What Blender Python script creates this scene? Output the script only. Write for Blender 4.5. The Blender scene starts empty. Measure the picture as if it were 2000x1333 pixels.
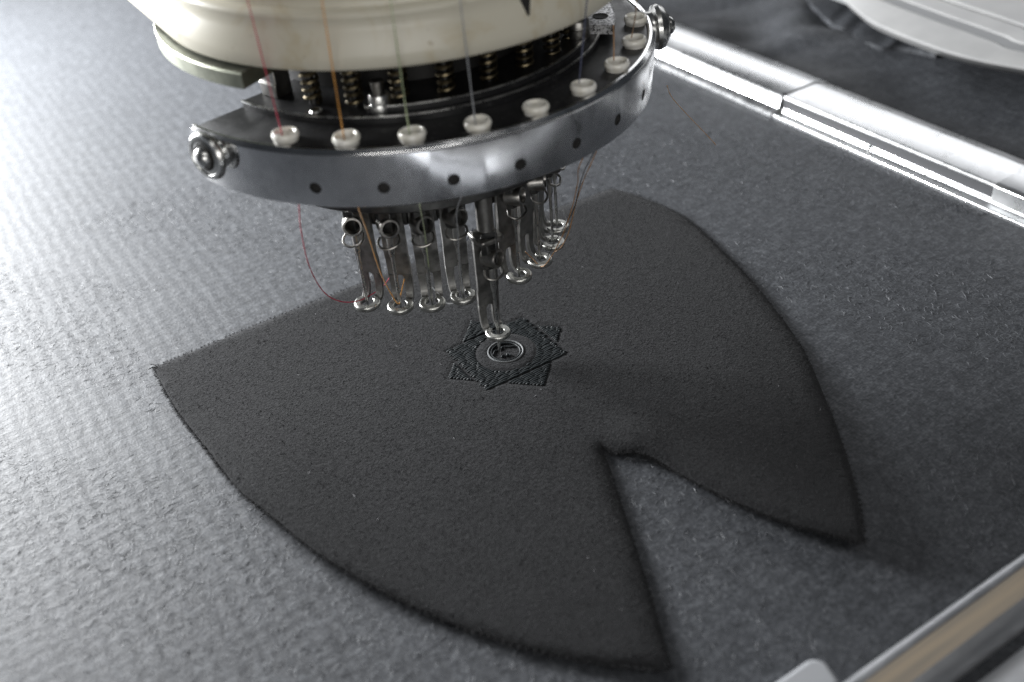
import bpy, bmesh, math, random
import numpy as np
from mathutils import Vector, Matrix
from mathutils.geometry import delaunay_2d_cdt

random.seed(7); rng = np.random.default_rng(7)
S = 0.001                                   # all lengths below are millimetres
scene = bpy.context.scene
col = scene.collection
PI = math.pi
rad = math.radians

# ------------------------------------------------------------------ camera
CAM = np.array([-127.918, -227.305, 200.179])
RIGHT = np.array([0.83671743, -0.54317011, -0.06978668])
UP = np.array([0.37228706, 0.47071268, 0.79989494])
BACK = np.array([-0.40162955, -0.69526672, 0.5960687])
FPX, CX, CY = 2000.666, 1000.0, 666.5

cd = bpy.data.cameras.new("camera"); cam = bpy.data.objects.new("camera", cd); col.objects.link(cam)
m = Matrix.Identity(4)
for i in range(3):
    m[i][0], m[i][1], m[i][2], m[i][3] = RIGHT[i], UP[i], BACK[i], CAM[i] * S
cam.matrix_world = m
cd.sensor_width = 36.0; cd.lens = 36.0 * FPX / 2000.0
cd.clip_start = 0.005; cd.clip_end = 50
cd.dof.use_dof = True
cd.dof.focus_distance = 0.322
cd.dof.aperture_fstop = 8.0
cd.dof.aperture_blades = 7
scene.camera = cam
scene.cycles.use_denoising = True
scene.cycles.denoiser = 'OPENIMAGEDENOISE'; scene.cycles.denoising_input_passes = 'RGB_ALBEDO_NORMAL'; scene.cycles.denoising_prefilter = 'NONE'
scene.cycles.caustics_reflective = False; scene.cycles.caustics_refractive = False
scene.cycles.sample_clamp_indirect = 2.0

# ------------------------------------------------------------------ light
w = bpy.data.worlds.new("World"); scene.world = w; w.use_nodes = True
bg = w.node_tree.nodes["Background"]
bg.inputs[0].default_value = (0.80, 0.88, 1.0, 1); bg.inputs[1].default_value = 0.04

def area(name, loc, target, sx, sy, watts, colour=(1, 1, 1)):
    l = bpy.data.lights.new(name, 'AREA'); l.shape = 'RECTANGLE'
    l.size = sx * S; l.size_y = sy * S; l.energy = watts; l.color = colour
    o = bpy.data.objects.new(name, l); col.objects.link(o)
    o.location = Vector(loc) * S
    d = (Vector(target) - Vector(loc)).normalized()
    o.rotation_euler = d.to_track_quat('-Z', 'Y').to_euler()
    return o
# a work lamp beside the head on the left, the workshop's strip lights, two added fills
area("work_lamp", (-255, 480, 172), (-60, 190, 0), 240, 150, 14.0, (0.97, 0.985, 1.0))
area("back_fill", (-130, 1500, 480), (-60, 150, 0), 640, 640, 9.5, (0.96, 0.98, 1.0))  # added unseen light panel, brightens the backing at the upper left
area("strip_light_side", (1330, 1150, 740), (150, 60, 0), 1900, 560, 6.5, (0.97, 0.98, 1.0))
area("strip_light_overhead", (-60, -470, 760), (0, -260, 0), 900, 160, 1.8, (1.0, 0.99, 0.97))
area("front_fill", (-520, -900, 250), (0, 0, 90), 800, 200, 3.2, (1.0, 0.985, 0.96))  # added low fill for the cover and other upright faces

scene.view_settings.view_transform = 'Standard'
scene.view_settings.look = 'None'
scene.view_settings.exposure = -0.06
scene.view_settings.gamma = 1.0

# ------------------------------------------------------------------ helpers
def at(px, py, z):
    """the point of the place at height z that stands where the photograph shows (px, py)"""
    d = RIGHT * (px - CX) - UP * (py - CY) - BACK * FPX
    return CAM + d * ((z - CAM[2]) / d[2])

def tag(o, label, cat, group=None, kind=None):
    if label: o["label"] = label
    if cat: o["category"] = cat
    if group: o["group"] = group
    if kind: o["kind"] = kind
    return o

WORLD = {}
def empty(name, loc):
    o = bpy.data.objects.new(name, None); col.objects.link(o)
    o.empty_display_size = 0.01
    o.location = Vector(loc) * S; WORLD[o.name] = Vector(loc)
    return o

class MB:
    def __init__(self): self.v = []; self.f = []
    def add(self, verts, faces):
        b = len(self.v); self.v += [tuple(map(float, p)) for p in verts]
        self.f += [tuple(b + i for i in f) for f in faces]
    def grid(self, rows, closed_u=False, closed_v=False):
        n = len(rows); k = len(rows[0]); fs = []
        for i in range(n if closed_u else n - 1):
            for j in range(k if closed_v else k - 1):
                a, b = i, (i + 1) % n; c, d = j, (j + 1) % k
                fs.append((a * k + c, b * k + c, b * k + d, a * k + d))
        self.add([p for r in rows for p in r], fs)
    def tube(self, pts, r, n=8, caps=True):
        P = [Vector(p) for p in pts]; R = r if hasattr(r, '__len__') else [r] * len(P)
        rows = []; prev = None
        for i, p in enumerate(P):
            t = (P[min(i + 1, len(P) - 1)] - P[max(i - 1, 0)]).normalized()
            if prev is None:
                u = t.cross(Vector((0, 0, 1)))
                if u.length < 1e-3: u = t.cross(Vector((1, 0, 0)))
            else:
                u = prev - t * prev.dot(t)
            u.normalize(); prev = u; v = t.cross(u)
            rows.append([p + (u * math.cos(a) + v * math.sin(a)) * R[i] for a in (2 * PI * k / n for k in range(n))])
        b = len(self.v)
        self.grid(rows, closed_v=True)
        if caps:
            self.f.append(tuple(b + k for k in range(n - 1, -1, -1)))
            self.f.append(tuple(b + (len(P) - 1) * n + k for k in range(n)))
    def lathe(self, prof, c=(0, 0), n=48, a0=None, a1=None, axis_m=None):
        """prof: closed or open list of (r, z); full turn, or an arc from a0 to a1 (degrees) with end caps"""
        full = a0 is None
        angs = [2 * PI * k / n for k in range(n)] if full else [rad(a0 + (a1 - a0) * k / n) for k in range(n + 1)]
        rows = [[Vector((c[0] + r * math.cos(a), c[1] + r * math.sin(a), z)) for r, z in prof] for a in angs]
        if axis_m is not None: rows = [[axis_m @ p for p in r] for r in rows]
        b = len(self.v); k = len(prof)
        self.grid(rows, closed_u=full, closed_v=not full)
        if not full:
            self.f.append(tuple(b + i for i in range(k)))
            self.f.append(tuple(b + n * k + i for i in range(k - 1, -1, -1)))
    def prism(self, outline, z0, z1):
        n = len(outline)
        self.add([(x, y, z0) for x, y in outline] + [(x, y, z1) for x, y in outline],
                 [tuple(range(n - 1, -1, -1)), tuple(range(n, 2 * n))] + [(i, (i + 1) % n, n + (i + 1) % n, n + i) for i in range(n)])
    def sweep(self, sections):
        """sections: list of closed loops of equal length"""
        b = len(self.v); k = len(sections[0]); n = len(sections)
        self.grid(sections, closed_v=True)
        self.f.append(tuple(b + i for i in range(k - 1, -1, -1)))
        self.f.append(tuple(b + (n - 1) * k + i for i in range(k)))
    def build(self, name, mat, parent=None, origin=None, angle=35, bevel=0, local=False, segs=2):
        if local: o0 = Vector((0, 0, 0))
        elif origin is not None: o0 = Vector(origin)
        elif parent is not None: o0 = WORLD[parent.name]
        else:
            a = np.array(self.v); o0 = Vector((a[:, 0].mean(), a[:, 1].mean(), a[:, 2].min()))
        me = bpy.data.meshes.new(name)
        me.from_pydata([tuple((Vector(p) - o0) * S) for p in self.v], [], self.f)
        bm = bmesh.new(); bm.from_mesh(me)
        bmesh.ops.remove_doubles(bm, verts=bm.verts, dist=1e-7)
        bmesh.ops.recalc_face_normals(bm, faces=bm.faces)
        bm.to_mesh(me); bm.free()
        me.polygons.foreach_set("use_smooth", [True] * len(me.polygons))
        me.set_sharp_from_angle(angle=rad(angle))
        o = bpy.data.objects.new(name, me); col.objects.link(o)
        me.materials.append(mat)
        if local: o.parent = parent
        else:
            WORLD[o.name] = o0
            if parent is not None:
                o.parent = parent; o.location = (o0 - WORLD[parent.name]) * S
            else: o.location = o0 * S
        if bevel:
            md = o.modifiers.new("bevel", 'BEVEL'); md.width = bevel * S; md.segments = segs; md.limit_method = 'ANGLE'; md.angle_limit = rad(40)
        return o

def frame(origin, z_axis, x_hint=(0, 0, 1)):
    z = Vector(z_axis).normalized(); x = Vector(x_hint) - z * Vector(x_hint).dot(z)
    if x.length < 1e-4: x = Vector((1, 0, 0)) - z * z.x
    x.normalize(); y = z.cross(x)
    M = Matrix.Identity(4)
    for i in range(3): M[i][0], M[i][1], M[i][2], M[i][3] = x[i], y[i], z[i], origin[i]
    return M

def spline(pts, k=8, closed=False):
    P = [Vector(p) for p in pts]; out = []; n = len(P)
    for i in range(n if closed else n - 1):
        g = (lambda j: P[j % n]) if closed else (lambda j: P[min(max(j, 0), n - 1)])
        p0, p1, p2, p3 = g(i - 1), g(i), g(i + 1), g(i + 2)
        for s in range(k):
            t = s / k
            out.append(0.5 * ((2 * p1) + (p2 - p0) * t + (2 * p0 - 5 * p1 + 4 * p2 - p3) * t * t + (3 * p1 - p0 - 3 * p2 + p3) * t ** 3))
    if not closed: out.append(P[-1])
    return out

def raw_mesh(name, V, F, mat, parent=None, kind=None, smooth=True):
    """fast mesh from numpy arrays: V (n,3) mm, F (m,k)"""
    me = bpy.data.meshes.new(name)
    o0 = np.array(WORLD[parent.name]) if parent is not None else np.zeros(3)
    V = (np.asarray(V) - o0) * S
    me.vertices.add(len(V)); me.vertices.foreach_set("co", V.astype(np.float32).ravel())
    k = F.shape[1]
    me.loops.add(F.size); me.loops.foreach_set("vertex_index", F.astype(np.int32).ravel())
    me.polygons.add(len(F)); me.polygons.foreach_set("loop_start", np.arange(0, F.size, k, dtype=np.int32))
    me.polygons.foreach_set("use_smooth", np.full(len(F), smooth))
    me.update(calc_edges=True); me.validate()
    o = bpy.data.objects.new(name, me); col.objects.link(o); me.materials.append(mat)
    if parent is not None: o.parent = parent
    WORLD[o.name] = Vector(o0)
    if kind: o["kind"] = kind
    return o

# ------------------------------------------------------------------ materials
class Mat:
    def __init__(self, name, base=(0.5, 0.5, 0.5), rough=0.5, metal=0.0, **kw):
        self.m = bpy.data.materials.new(name); self.m.use_nodes = True
        self.nt = self.m.node_tree; self.b = self.nt.nodes["Principled BSDF"]
        self.b.inputs["Base Color"].default_value = (*base, 1)
        self.b.inputs["Roughness"].default_value = rough
        self.b.inputs["Metallic"].default_value = metal
        for k, v in kw.items(): self.b.inputs[k.replace('_', ' ')].default_value = v
        self.tc = self.nt.nodes.new("ShaderNodeTexCoord")
    def n(self, t, **kw):
        x = self.nt.nodes.new(t)
        for k, v in kw.items(): setattr(x, k, v)
        return x
    def lk(self, a, b): self.nt.links.new(a, b)
    def coords(self, scale=(1, 1, 1), rot=(0, 0, 0)):
        mp = self.n("ShaderNodeMapping"); mp.inputs["Scale"].default_value = scale; mp.inputs["Rotation"].default_value = rot
        self.lk(self.tc.outputs["Object"], mp.inputs["Vector"]); return mp.outputs[0]
    def noise(self, scale, detail=3, rough=0.55, vec=None, dist=0.0):
        x = self.n("ShaderNodeTexNoise"); x.inputs["Scale"].default_value = scale
        x.inputs["Detail"].default_value = detail; x.inputs["Roughness"].default_value = rough; x.inputs["Distortion"].default_value = dist
        self.lk(vec if vec is not None else self.tc.outputs["Object"], x.inputs["Vector"]); return x.outputs["Fac"]
    def ramp(self, fac, stops):
        r = self.n("ShaderNodeValToRGB"); e = r.color_ramp.elements
        while len(e) < len(stops): e.new(0.5)
        for i, (p, c) in enumerate(stops):
            e[i].position = p; e[i].color = (*c, 1) if hasattr(c, '__len__') else (c, c, c, 1)
        self.lk(fac, r.inputs[0]); return r.outputs[0]
    def mix(self, fac, a, b, mode='MIX'):
        x = self.n("ShaderNodeMix", data_type='RGBA', blend_type=mode)
        for s, v in ((x.inputs["Factor"], fac), (x.inputs["A"], a), (x.inputs["B"], b)):
            s = s if not hasattr(s, '__len__') else s
            if hasattr(v, 'is_linked'): self.lk(v, s)
            elif hasattr(v, '__len__'): s.default_value = (*v, 1)
            else: s.default_value = v
        return x.outputs["Result"]
    def math(self, op, a, b=0.0):
        x = self.n("ShaderNodeMath", operation=op)
        for s, v in zip(x.inputs, (a, b)):
            if hasattr(v, 'is_linked'): self.lk(v, s)
            else: s.default_value = v
        return x.outputs[0]
    def colour(self, s): self.lk(s, self.b.inputs["Base Color"])
    def roughness(self, s): self.lk(s, self.b.inputs["Roughness"])
    def bump(self, h, strength=0.5, dist_mm=0.2):
        x = self.n("ShaderNodeBump"); x.inputs["Strength"].default_value = strength; x.inputs["Distance"].default_value = dist_mm * S
        self.lk(h, x.inputs["Height"]); self.lk(x.outputs[0], self.b.inputs["Normal"])

def mix_input(mt): return mt.m

def mk_sheet(name, base, lo, hi):
    t = Mat(name, base, 0.60, Specular_IOR_Level=0.30)
    t.b.inputs["Sheen Weight"].default_value = 0.0; t.b.inputs["Sheen Roughness"].default_value = 0.45
    fib = t.noise(1.0, 3, 0.6, t.coords((1250, 700, 1250), (0, 0, rad(20))))
    fib2 = t.noise(1.0, 3, 0.6, t.coords((640, 1700, 1250), (0, 0, rad(-24))))
    clump = t.noise(190, 3, 0.6)
    rib = t.n("ShaderNodeTexWave", wave_type='BANDS', bands_direction='X', wave_profile='SIN')
    rib.inputs["Scale"].default_value = 62; rib.inputs["Distortion"].default_value = 3.0; rib.inputs["Detail"].default_value = 2; rib.inputs["Detail Scale"].default_value = 1.6
    t.lk(t.tc.outputs["Object"], rib.inputs["Vector"])
    rib2 = t.n("ShaderNodeTexWave", wave_type='BANDS', bands_direction='Y', wave_profile='SIN')
    rib2.inputs["Scale"].default_value = 75; rib2.inputs["Distortion"].default_value = 4.5; rib2.inputs["Detail"].default_value = 2; rib2.inputs["Detail Scale"].default_value = 1.6
    t.lk(t.tc.outputs["Object"], rib2.inputs["Vector"])
    f = t.math('ADD', t.math('MULTIPLY', fib, 0.5), t.math('MULTIPLY', fib2, 0.5))
    g = t.math('ADD', t.math('MULTIPLY', f, 0.75), t.math('MULTIPLY', clump, 0.25))
    t.colour(t.ramp(g, [(0.36, lo), (0.5, base), (0.66, hi)]))
    h = t.math('ADD', t.math('ADD', t.math('MULTIPLY', g, 1.0), t.math('MULTIPLY', rib.outputs["Fac"], 0.21)), t.math('MULTIPLY', rib2.outputs["Fac"], 0.13))
    t.bump(h, 0.34, 0.8)
    return t.m

M = {}
M['sheet'] = mk_sheet("nonwoven_backing", (0.046, 0.049, 0.055), (0.021, 0.023, 0.026), (0.105, 0.111, 0.121))
t = Mat("loose_fibre", (0.11, 0.115, 0.125), 0.55, Specular_IOR_Level=0.4); M['fibre'] = t.m
t = Mat('pale_lint', (0.22, 0.22, 0.23), 0.7); M['lint'] = t.m

t = Mat("black_felt", (0.03, 0.031, 0.033), 0.95, Specular_IOR_Level=0.12)
t.b.inputs["Sheen Weight"].default_value = 0.05; t.b.inputs["Sheen Roughness"].default_value = 0.5
a_ = t.noise(1200, 5, 0.7); b_ = t.noise(420, 2, 0.5); c_ = t.noise(60, 2, 0.5)
t.colour(t.mix(t.math('MULTIPLY', c_, 0.5), t.ramp(a_, [(0.3, (0.008, 0.008, 0.009)), (0.52, (0.016, 0.0162, 0.0172)), (0.72, (0.038, 0.039, 0.041))]), (0.0145, 0.0148, 0.016)))
t.bump(t.math('ADD', a_, t.math('MULTIPLY', b_, 0.3)), 0.8, 0.6); M['felt'] = t.m
t = Mat("felt_nap", (0.019, 0.0195, 0.021), 0.85, Specular_IOR_Level=0.2); M['nap'] = t.m
t = Mat("felt_fuzz", (0.020, 0.020, 0.021), 0.9, Specular_IOR_Level=0.2); M['fuzz'] = t.m
t = Mat("blue_black_thread", (0.0065, 0.0102, 0.012), 0.6, Specular_IOR_Level=0.35); M['stitch'] = t.m
t = Mat("grey_thread", (0.10, 0.105, 0.108), 0.6); M['stitch_pale'] = t.m

def mk_metal(name, lo, hi, r0, r1, sc=60, dirt=0.0, bump=0.0):
    t = Mat(name, hi, r0, 1.0)
    n1 = t.noise(sc, 5, 0.65); n2 = t.noise(sc * 7, 3, 0.6)
    c = t.ramp(n1, [(0.3, lo), (0.6, hi)])
    if dirt:
        d = t.ramp(t.noise(sc * 1.7, 6, 0.7, dist=0.6), [(0.60, 0.0), (0.72, dirt)])
        c = t.mix(d, c, (0.05, 0.043, 0.034))
    t.colour(c)
    t.roughness(t.ramp(t.math('ADD', t.math('MULTIPLY', n1, 0.7), t.math('MULTIPLY', n2, 0.3)), [(0.3, r0), (0.65, r1)]))
    if bump: t.bump(n2, 0.35, bump)
    return t.m
M['chrome'] = mk_metal("worn_chrome", (0.50, 0.505, 0.515), (0.92, 0.92, 0.92), 0.05, 0.20, 24, 0.7, 0.0)
M['steel'] = mk_metal("polished_steel", (0.45, 0.45, 0.44), (0.70, 0.70, 0.68), 0.18, 0.38, 200, 0.4, 0.03)
M['dark_steel'] = mk_metal("oiled_steel", (0.17, 0.165, 0.155), (0.34, 0.33, 0.31), 0.25, 0.45, 230, 0.5, 0.05)
M['foot'] = mk_metal("grey_steel", (0.14, 0.14, 0.133), (0.27, 0.265, 0.255), 0.36, 0.55, 300, 0.5, 0.05)
M['ring'] = mk_metal('worn_foot_steel', (0.30, 0.30, 0.28), (0.55, 0.55, 0.52), 0.2, 0.4, 300, 0.5, 0.05)
M['gun'] = mk_metal("blackened_steel", (0.05, 0.05, 0.05), (0.13, 0.13, 0.125), 0.3, 0.5, 180, 0.3, 0.04)
M['brass'] = mk_metal("tarnished_spring", (0.07, 0.06, 0.04), (0.22, 0.18, 0.11), 0.3, 0.5, 250, 0.4, 0.0)
M['alu'] = mk_metal("extruded_aluminium", (0.72, 0.73, 0.74), (0.90, 0.91, 0.92), 0.20, 0.34, 45, 0.25, 0.02)
M['zinc'] = mk_metal("zinc_plate", (0.22, 0.23, 0.18), (0.36, 0.37, 0.30), 0.35, 0.55, 120, 0.3, 0.05)

t = Mat("cream_paint", (0.66, 0.61, 0.48), 0.34, Specular_IOR_Level=0.5)
st = t.ramp(t.noise(42, 6, 0.7, dist=0.8), [(0.52, 0.0), (0.70, 0.75)])
c0 = t.mix(st, t.ramp(t.noise(14, 3, 0.5), [(0.3, (0.52, 0.49, 0.40)), (0.7, (0.62, 0.59, 0.495))]), (0.42, 0.33, 0.17))
sp = t.ramp(t.noise(230, 4, 0.6), [(0.66, 0.0), (0.73, 0.7)])
t.colour(t.mix(sp, c0, (0.30, 0.25, 0.16))); t.bump(t.noise(700, 2), 0.12, 0.05); M['cream'] = t.m
t = Mat("black_enamel", (0.014, 0.014, 0.015), 0.38)
t.colour(t.ramp(t.noise(900, 4, 0.75), [(0.58, (0.012, 0.012, 0.013)), (0.72, (0.10, 0.10, 0.10))]))
t.roughness(t.ramp(t.noise(90, 4), [(0.3, 0.3), (0.7, 0.55)])); M['enamel'] = t.m
t = Mat("dark_interior", (0.012, 0.011, 0.010), 0.6); M['dark'] = t.m
t = Mat("dusty_silver", (0.5, 0.5, 0.5), 0.4, 0.85)
t.colour(t.ramp(t.noise(1100, 5, 0.75), [(0.42, (0.05, 0.05, 0.05)), (0.55, (0.62, 0.62, 0.63))])); M['dusty'] = t.m
t = Mat("ceramic", (0.74, 0.71, 0.63), 0.18, Specular_IOR_Level=0.6)
t.colour(t.ramp(t.noise(300, 3), [(0.35, (0.74, 0.71, 0.62)), (0.6, (0.86, 0.84, 0.78))])); M['ceramic'] = t.m
t = Mat("grimy_hole", (0.010, 0.009, 0.008), 0.7); M['grime'] = t.m
t = Mat("white_enamel", (0.70, 0.70, 0.69), 0.32)
t.colour(t.ramp(t.noise(35, 4), [(0.3, (0.32, 0.32, 0.32)), (0.7, (0.41, 0.41, 0.405))])); M['white'] = t.m
t = Mat("grey_gasket", (0.23, 0.235, 0.24), 0.5); M['gasket'] = t.m
t = Mat('dark_reflection', (0.055, 0.056, 0.06), 0.5); M['reflection_dark'] = t.m  # dark tone painted for the reflection in the rail's upright face
t = Mat("tan_reflection", (0.56, 0.47, 0.36), 0.45, 0.1); t.colour(t.ramp(t.noise(1.0, 4, 0.6, t.coords((14, 700, 160))), [(0.35, (0.36, 0.33, 0.29)), (0.6, (0.56, 0.47, 0.36))])); M['tan'] = t.m  # tan and grey tones painted for a reflection in the near rail
M['satin'] = mk_metal("satin_steel", (0.55, 0.56, 0.58), (0.68, 0.69, 0.71), 0.34, 0.5, 30, 0.15, 0.02)
t = Mat("pale_zinc", (0.42, 0.43, 0.45), 0.4, 0.3); M['pale'] = t.m
t = Mat('white_laminate', (0.72, 0.72, 0.71), 0.35); M['table'] = t.m
def thread_mat(name, c):
    t = Mat(name, c, 0.45, Specular_IOR_Level=0.5); t.b.inputs["Sheen Weight"].default_value = 0.3
    t.bump(t.n("ShaderNodeTexWave").outputs["Fac"], 0.0, 0.0); return t.m
THREAD = {k: thread_mat(k + "_thread", c) for k, c in dict(red=(0.42, 0.02, 0.055), orange=(0.55, 0.24, 0.02), green=(0.36, 0.42, 0.24),
          grey=(0.30, 0.31, 0.33), brown=(0.33, 0.15, 0.035), black=(0.012, 0.012, 0.013), white=(0.62, 0.64, 0.66), navy=(0.05, 0.06, 0.12)).items()}

# ------------------------------------------------------------------ the surface
gx = np.arange(-700, 206, 6.0); gy = np.arange(-420, 1100, 6.0)
X, Y = np.meshgrid(gx, gy, indexing='ij')
Zs = 0.35 * np.sin(X / 47 + 0.6 * np.sin(Y / 83)) * np.sin(Y / 61) + 0.12 * np.sin(X / 17 + Y / 23)
Zs = np.where((abs(X) < 100) & (abs(Y) < 110), Zs * 0.5, Zs) - 0.45
V = np.stack([X, Y, Zs], -1).reshape(-1, 3)
ni, nj = X.shape; idx = np.arange(ni * nj).reshape(ni, nj)
F = np.stack([idx[:-1, :-1], idx[1:, :-1], idx[1:, 1:], idx[:-1, 1:]], -1).reshape(-1, 4)
sheet = raw_mesh("work_surface", V, F, M['sheet'], kind='structure')

def fibres(name, P, length, width, lift, mat, parent, curl=0.5, heading=None):
    """short curved two-segment ribbons lying on or standing out of a cloth"""
    n = len(P); a = rng.uniform(0, 2 * PI, n) if heading is None else heading + rng.normal(0, 0.5, n)
    L = length * rng.uniform(0.5, 1.4, n); b = a + rng.normal(0, curl, n)
    d1 = np.stack([np.cos(a), np.sin(a), np.abs(rng.normal(0, lift, n))], 1); d2 = np.stack([np.cos(b), np.sin(b), rng.normal(0, lift, n)], 1)
    q0 = P; q1 = P + d1 * (L / 2)[:, None]; q2 = q1 + d2 * (L / 2)[:, None]
    q2[:, 2] = np.maximum(q2[:, 2], P[:, 2])
    s = np.stack([-np.sin(a), np.cos(a), rng.normal(0, 0.6, n)], 1); s *= (width / 2 * rng.uniform(0.6, 1.3, n))[:, None]
    Vv = np.stack([q0 - s, q0 + s, q1 - s, q1 + s, q2], 1).reshape(-1, 3)
    k = (np.arange(n) * 5)[:, None]
    Ff = np.concatenate([k + np.array([[0, 1, 3]]), k + np.array([[0, 3, 2]]), k + np.array([[2, 3, 4]])])
    return raw_mesh(name, Vv, Ff, mat, parent, kind='stuff')

nF = 90000
P = np.stack([rng.uniform(-210, 195, nF), rng.uniform(-175, 190, nF), np.full(nF, 0.0)], 1)
keep = ~((abs(P[:, 0]) < 70) & (P[:, 1] > -40) & (P[:, 1] < 60)); P = P[keep]
P[:, 2] = 0.35 * np.sin(P[:, 0] / 47 + 0.6 * np.sin(P[:, 1] / 83)) * np.sin(P[:, 1] / 61) - 0.42
fibres("surface_fibre", P, 2.4, 0.07, 0.05, M['fibre'], sheet, 0.6)

# ------------------------------------------------------------------ the cap panel
TH = 1.7
def sstep(a, b, x):
    t = np.clip((x - a) / (b - a), 0, 1); return t * t * (3 - 2 * t)
def lift(x, y):
    x = np.asarray(x, float); y = np.asarray(y, float)
    tips = sstep(-45, -122, y)
    right = sstep(2, 26, x)
    h = 3.3 * tips * right + 0.7 * tips * (1 - right)
    h = h + 2.2 * sstep(62, 88, -x) * sstep(40, -20, y)                       # the long left edge curls up a little
    h = h + 1.1 * np.exp(-(((x - 9) / 8) ** 2 + ((y + 57) / 9) ** 2)) * sstep(0, 5, x)   # pucker beside the dart's point
    return h + 0.22 * np.sin(x / 21 + 0.5 * np.sin(y / 15)) * np.sin(y / 26) + 0.24
def lifted(px, py):
    z = TH
    for _ in range(6):
        p = at(px, py, z); z = float(lift(p[0], p[1])) + TH
    return (p[0], p[1])
left_edge = [(300, 715), (333, 778), (400, 868), (468, 952), (530, 1003), (600, 1060), (700, 1122), (850, 1198), (1000, 1250), (1150, 1285), (1250, 1297), (1312, 1300)]
dart_l = [(1312, 1300), (1270, 1160), (1228, 1025), (1197, 930), (1174, 872)]
dart_r = [(1174, 868), (1200, 876), (1255, 880), (1300, 905), (1400, 958), (1500, 1000), (1600, 1032), (1688, 1052)]
right_edge = [(1688, 1052), (1674, 960), (1642, 850), (1602, 750), (1560, 662), (1480, 557), (1400, 473), (1350, 429), (1310, 404), (1250, 379), (1195, 363)]
top_edge = [(1195, 363), (1000, 434), (790, 518), (600, 592), (450, 653), (300, 715)]
outline = []
for seg in (left_edge, dart_l, dart_r, right_edge, top_edge):
    pts = [Vector((*lifted(*p), 0)) for p in seg]
    outline += spline(pts, 10)[:-1]
loop = [outline[0]]
for p in outline[1:]:
    if (p - loop[-1]).length > 0.5: loop.append(p)
# resample every ~1.2 mm
res = []
for i, p in enumerate(loop):
    q = loop[(i + 1) % len(loop)]; k = max(1, int((q - p).length / 1.2))
    res += [p.lerp(q, s / k) for s in range(k)]
OUT = np.array([[p.x, p.y] for p in res])
wob = np.arange(len(OUT)) * 1.2                                   # the scissors wandered a little
OUT = OUT + 0.09 * np.stack([np.sin(wob / 5.3) + np.sin(wob / 2.1 + 1) * 0.5, np.cos(wob / 6.1) + np.sin(wob / 2.7) * 0.5], 1)
def inside(px, py, poly):
    c = np.zeros(len(px), bool); j = len(poly) - 1
    for i in range(len(poly)):
        xi, yi = poly[i]; xj, yj = poly[j]
        t = ((yi > py) != (yj > py)); 
        with np.errstate(divide='ignore', invalid='ignore'): c ^= t & (px < (xj - xi) * (py - yi) / (yj - yi + 1e-12) + xi)
        j = i
    return c
def edge_dist(P):
    d = np.full(len(P), 1e9)
    for i in range(0, len(P), 4000):
        d[i:i + 4000] = np.sqrt(((P[i:i + 4000, None, :] - OUT[None]) ** 2).sum(-1)).min(1)
    return d
gx, gy = np.meshgrid(np.arange(-105, 105, 1.8), np.arange(-128, 78, 1.8), indexing='ij')
G = np.stack([gx.ravel(), gy.ravel()], 1) + rng.uniform(-0.25, 0.25, (gx.size, 2))
hx, hy = np.meshgrid(np.arange(-24, 26, 0.7), np.arange(-24, 25, 0.7), indexing='ij')
G = G[~((abs(G[:, 0] - 1) < 24.6) & (abs(G[:, 1] - 0.5) < 24.1))]
G = np.concatenate([G, np.stack([hx.ravel(), hy.ravel()], 1) + rng.uniform(-0.1, 0.1, (hx.size, 2))])
G = G[inside(G[:, 0], G[:, 1], OUT)]; G = G[edge_dist(G) > 1.0]
allp = [Vector(p) for p in np.concatenate([OUT, G])]
nO = len(OUT)
r_ = delaunay_2d_cdt(allp, [], [list(range(nO))], 1, 1e-6)
V2 = np.array([[p.x, p.y] for p in r_[0]]); F2 = [f for f in r_[2]]
def thin(P):
    """how far the cloth is pressed flat: along the dart's left cut and the long right-hand curve"""
    x, y = P[:, 0], P[:, 1]
    cut = sstep(14, 2, np.abs(x - np.interp(y, [-125, -52], [-32, 0]))) * sstep(-48, -60, y) * (x < np.interp(y, [-125, -52], [0, 1]))
    curve = sstep(25, 60, x) * sstep(-118, -95, y)
    return 1 - 0.6 * np.maximum(cut, curve)
def panel_top(P):
    d = edge_dist(P); e = np.clip(d / 5, 0, 1)
    return lift(P[:, 0], P[:, 1]) + TH * (thin(P) * (1 - e) + e) * (0.62 + 0.38 * np.sqrt(np.clip(1 - (1 - np.clip(d / 2.2, 0, 1)) ** 2, 0, 1)))
# the circle inside the motif stands up, the stitched star sinks in
MC = np.array([0.9, 0.3])
def motif_relief(P):
    r = np.hypot(P[:, 0] - MC[0], P[:, 1] - MC[1])
    ax, ay = abs(P[:, 0] - MC[0]), abs(P[:, 1] - MC[1])
    sq = np.minimum(15.5 - ax, 13.0 - ay); di = (22.4 - ax - ay) * 0.707
    star = np.maximum(sq, di)
    sink = -0.25 * sstep(-0.9, 0.5, star)
    up = 0.5 * sstep(10.8, 8.4, r) - 0.5 * sstep(6.4, 5.0, r)
    return sink + up
topz = panel_top(V2) + motif_relief(V2)
nv = len(V2)
botz = lift(V2[:, 0], V2[:, 1]) - 0.05
panel = empty("cap_panel", (0, 0, 0))
tag(panel, "black felt cap panel with a notched dart, lying on the grey backing under the needles", "cap panel")
# outline order in the output mesh
key = {tuple(np.round(p, 4)): i for i, p in enumerate(V2)}
ring = [key.get(tuple(np.round(p, 4))) for p in OUT]; ring = [i for i in ring if i is not None]
Vp = np.concatenate([np.c_[V2, topz], np.c_[V2, botz], np.c_[V2[ring], (topz[ring] * 0.5 + botz[ring] * 0.5)]])
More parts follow.
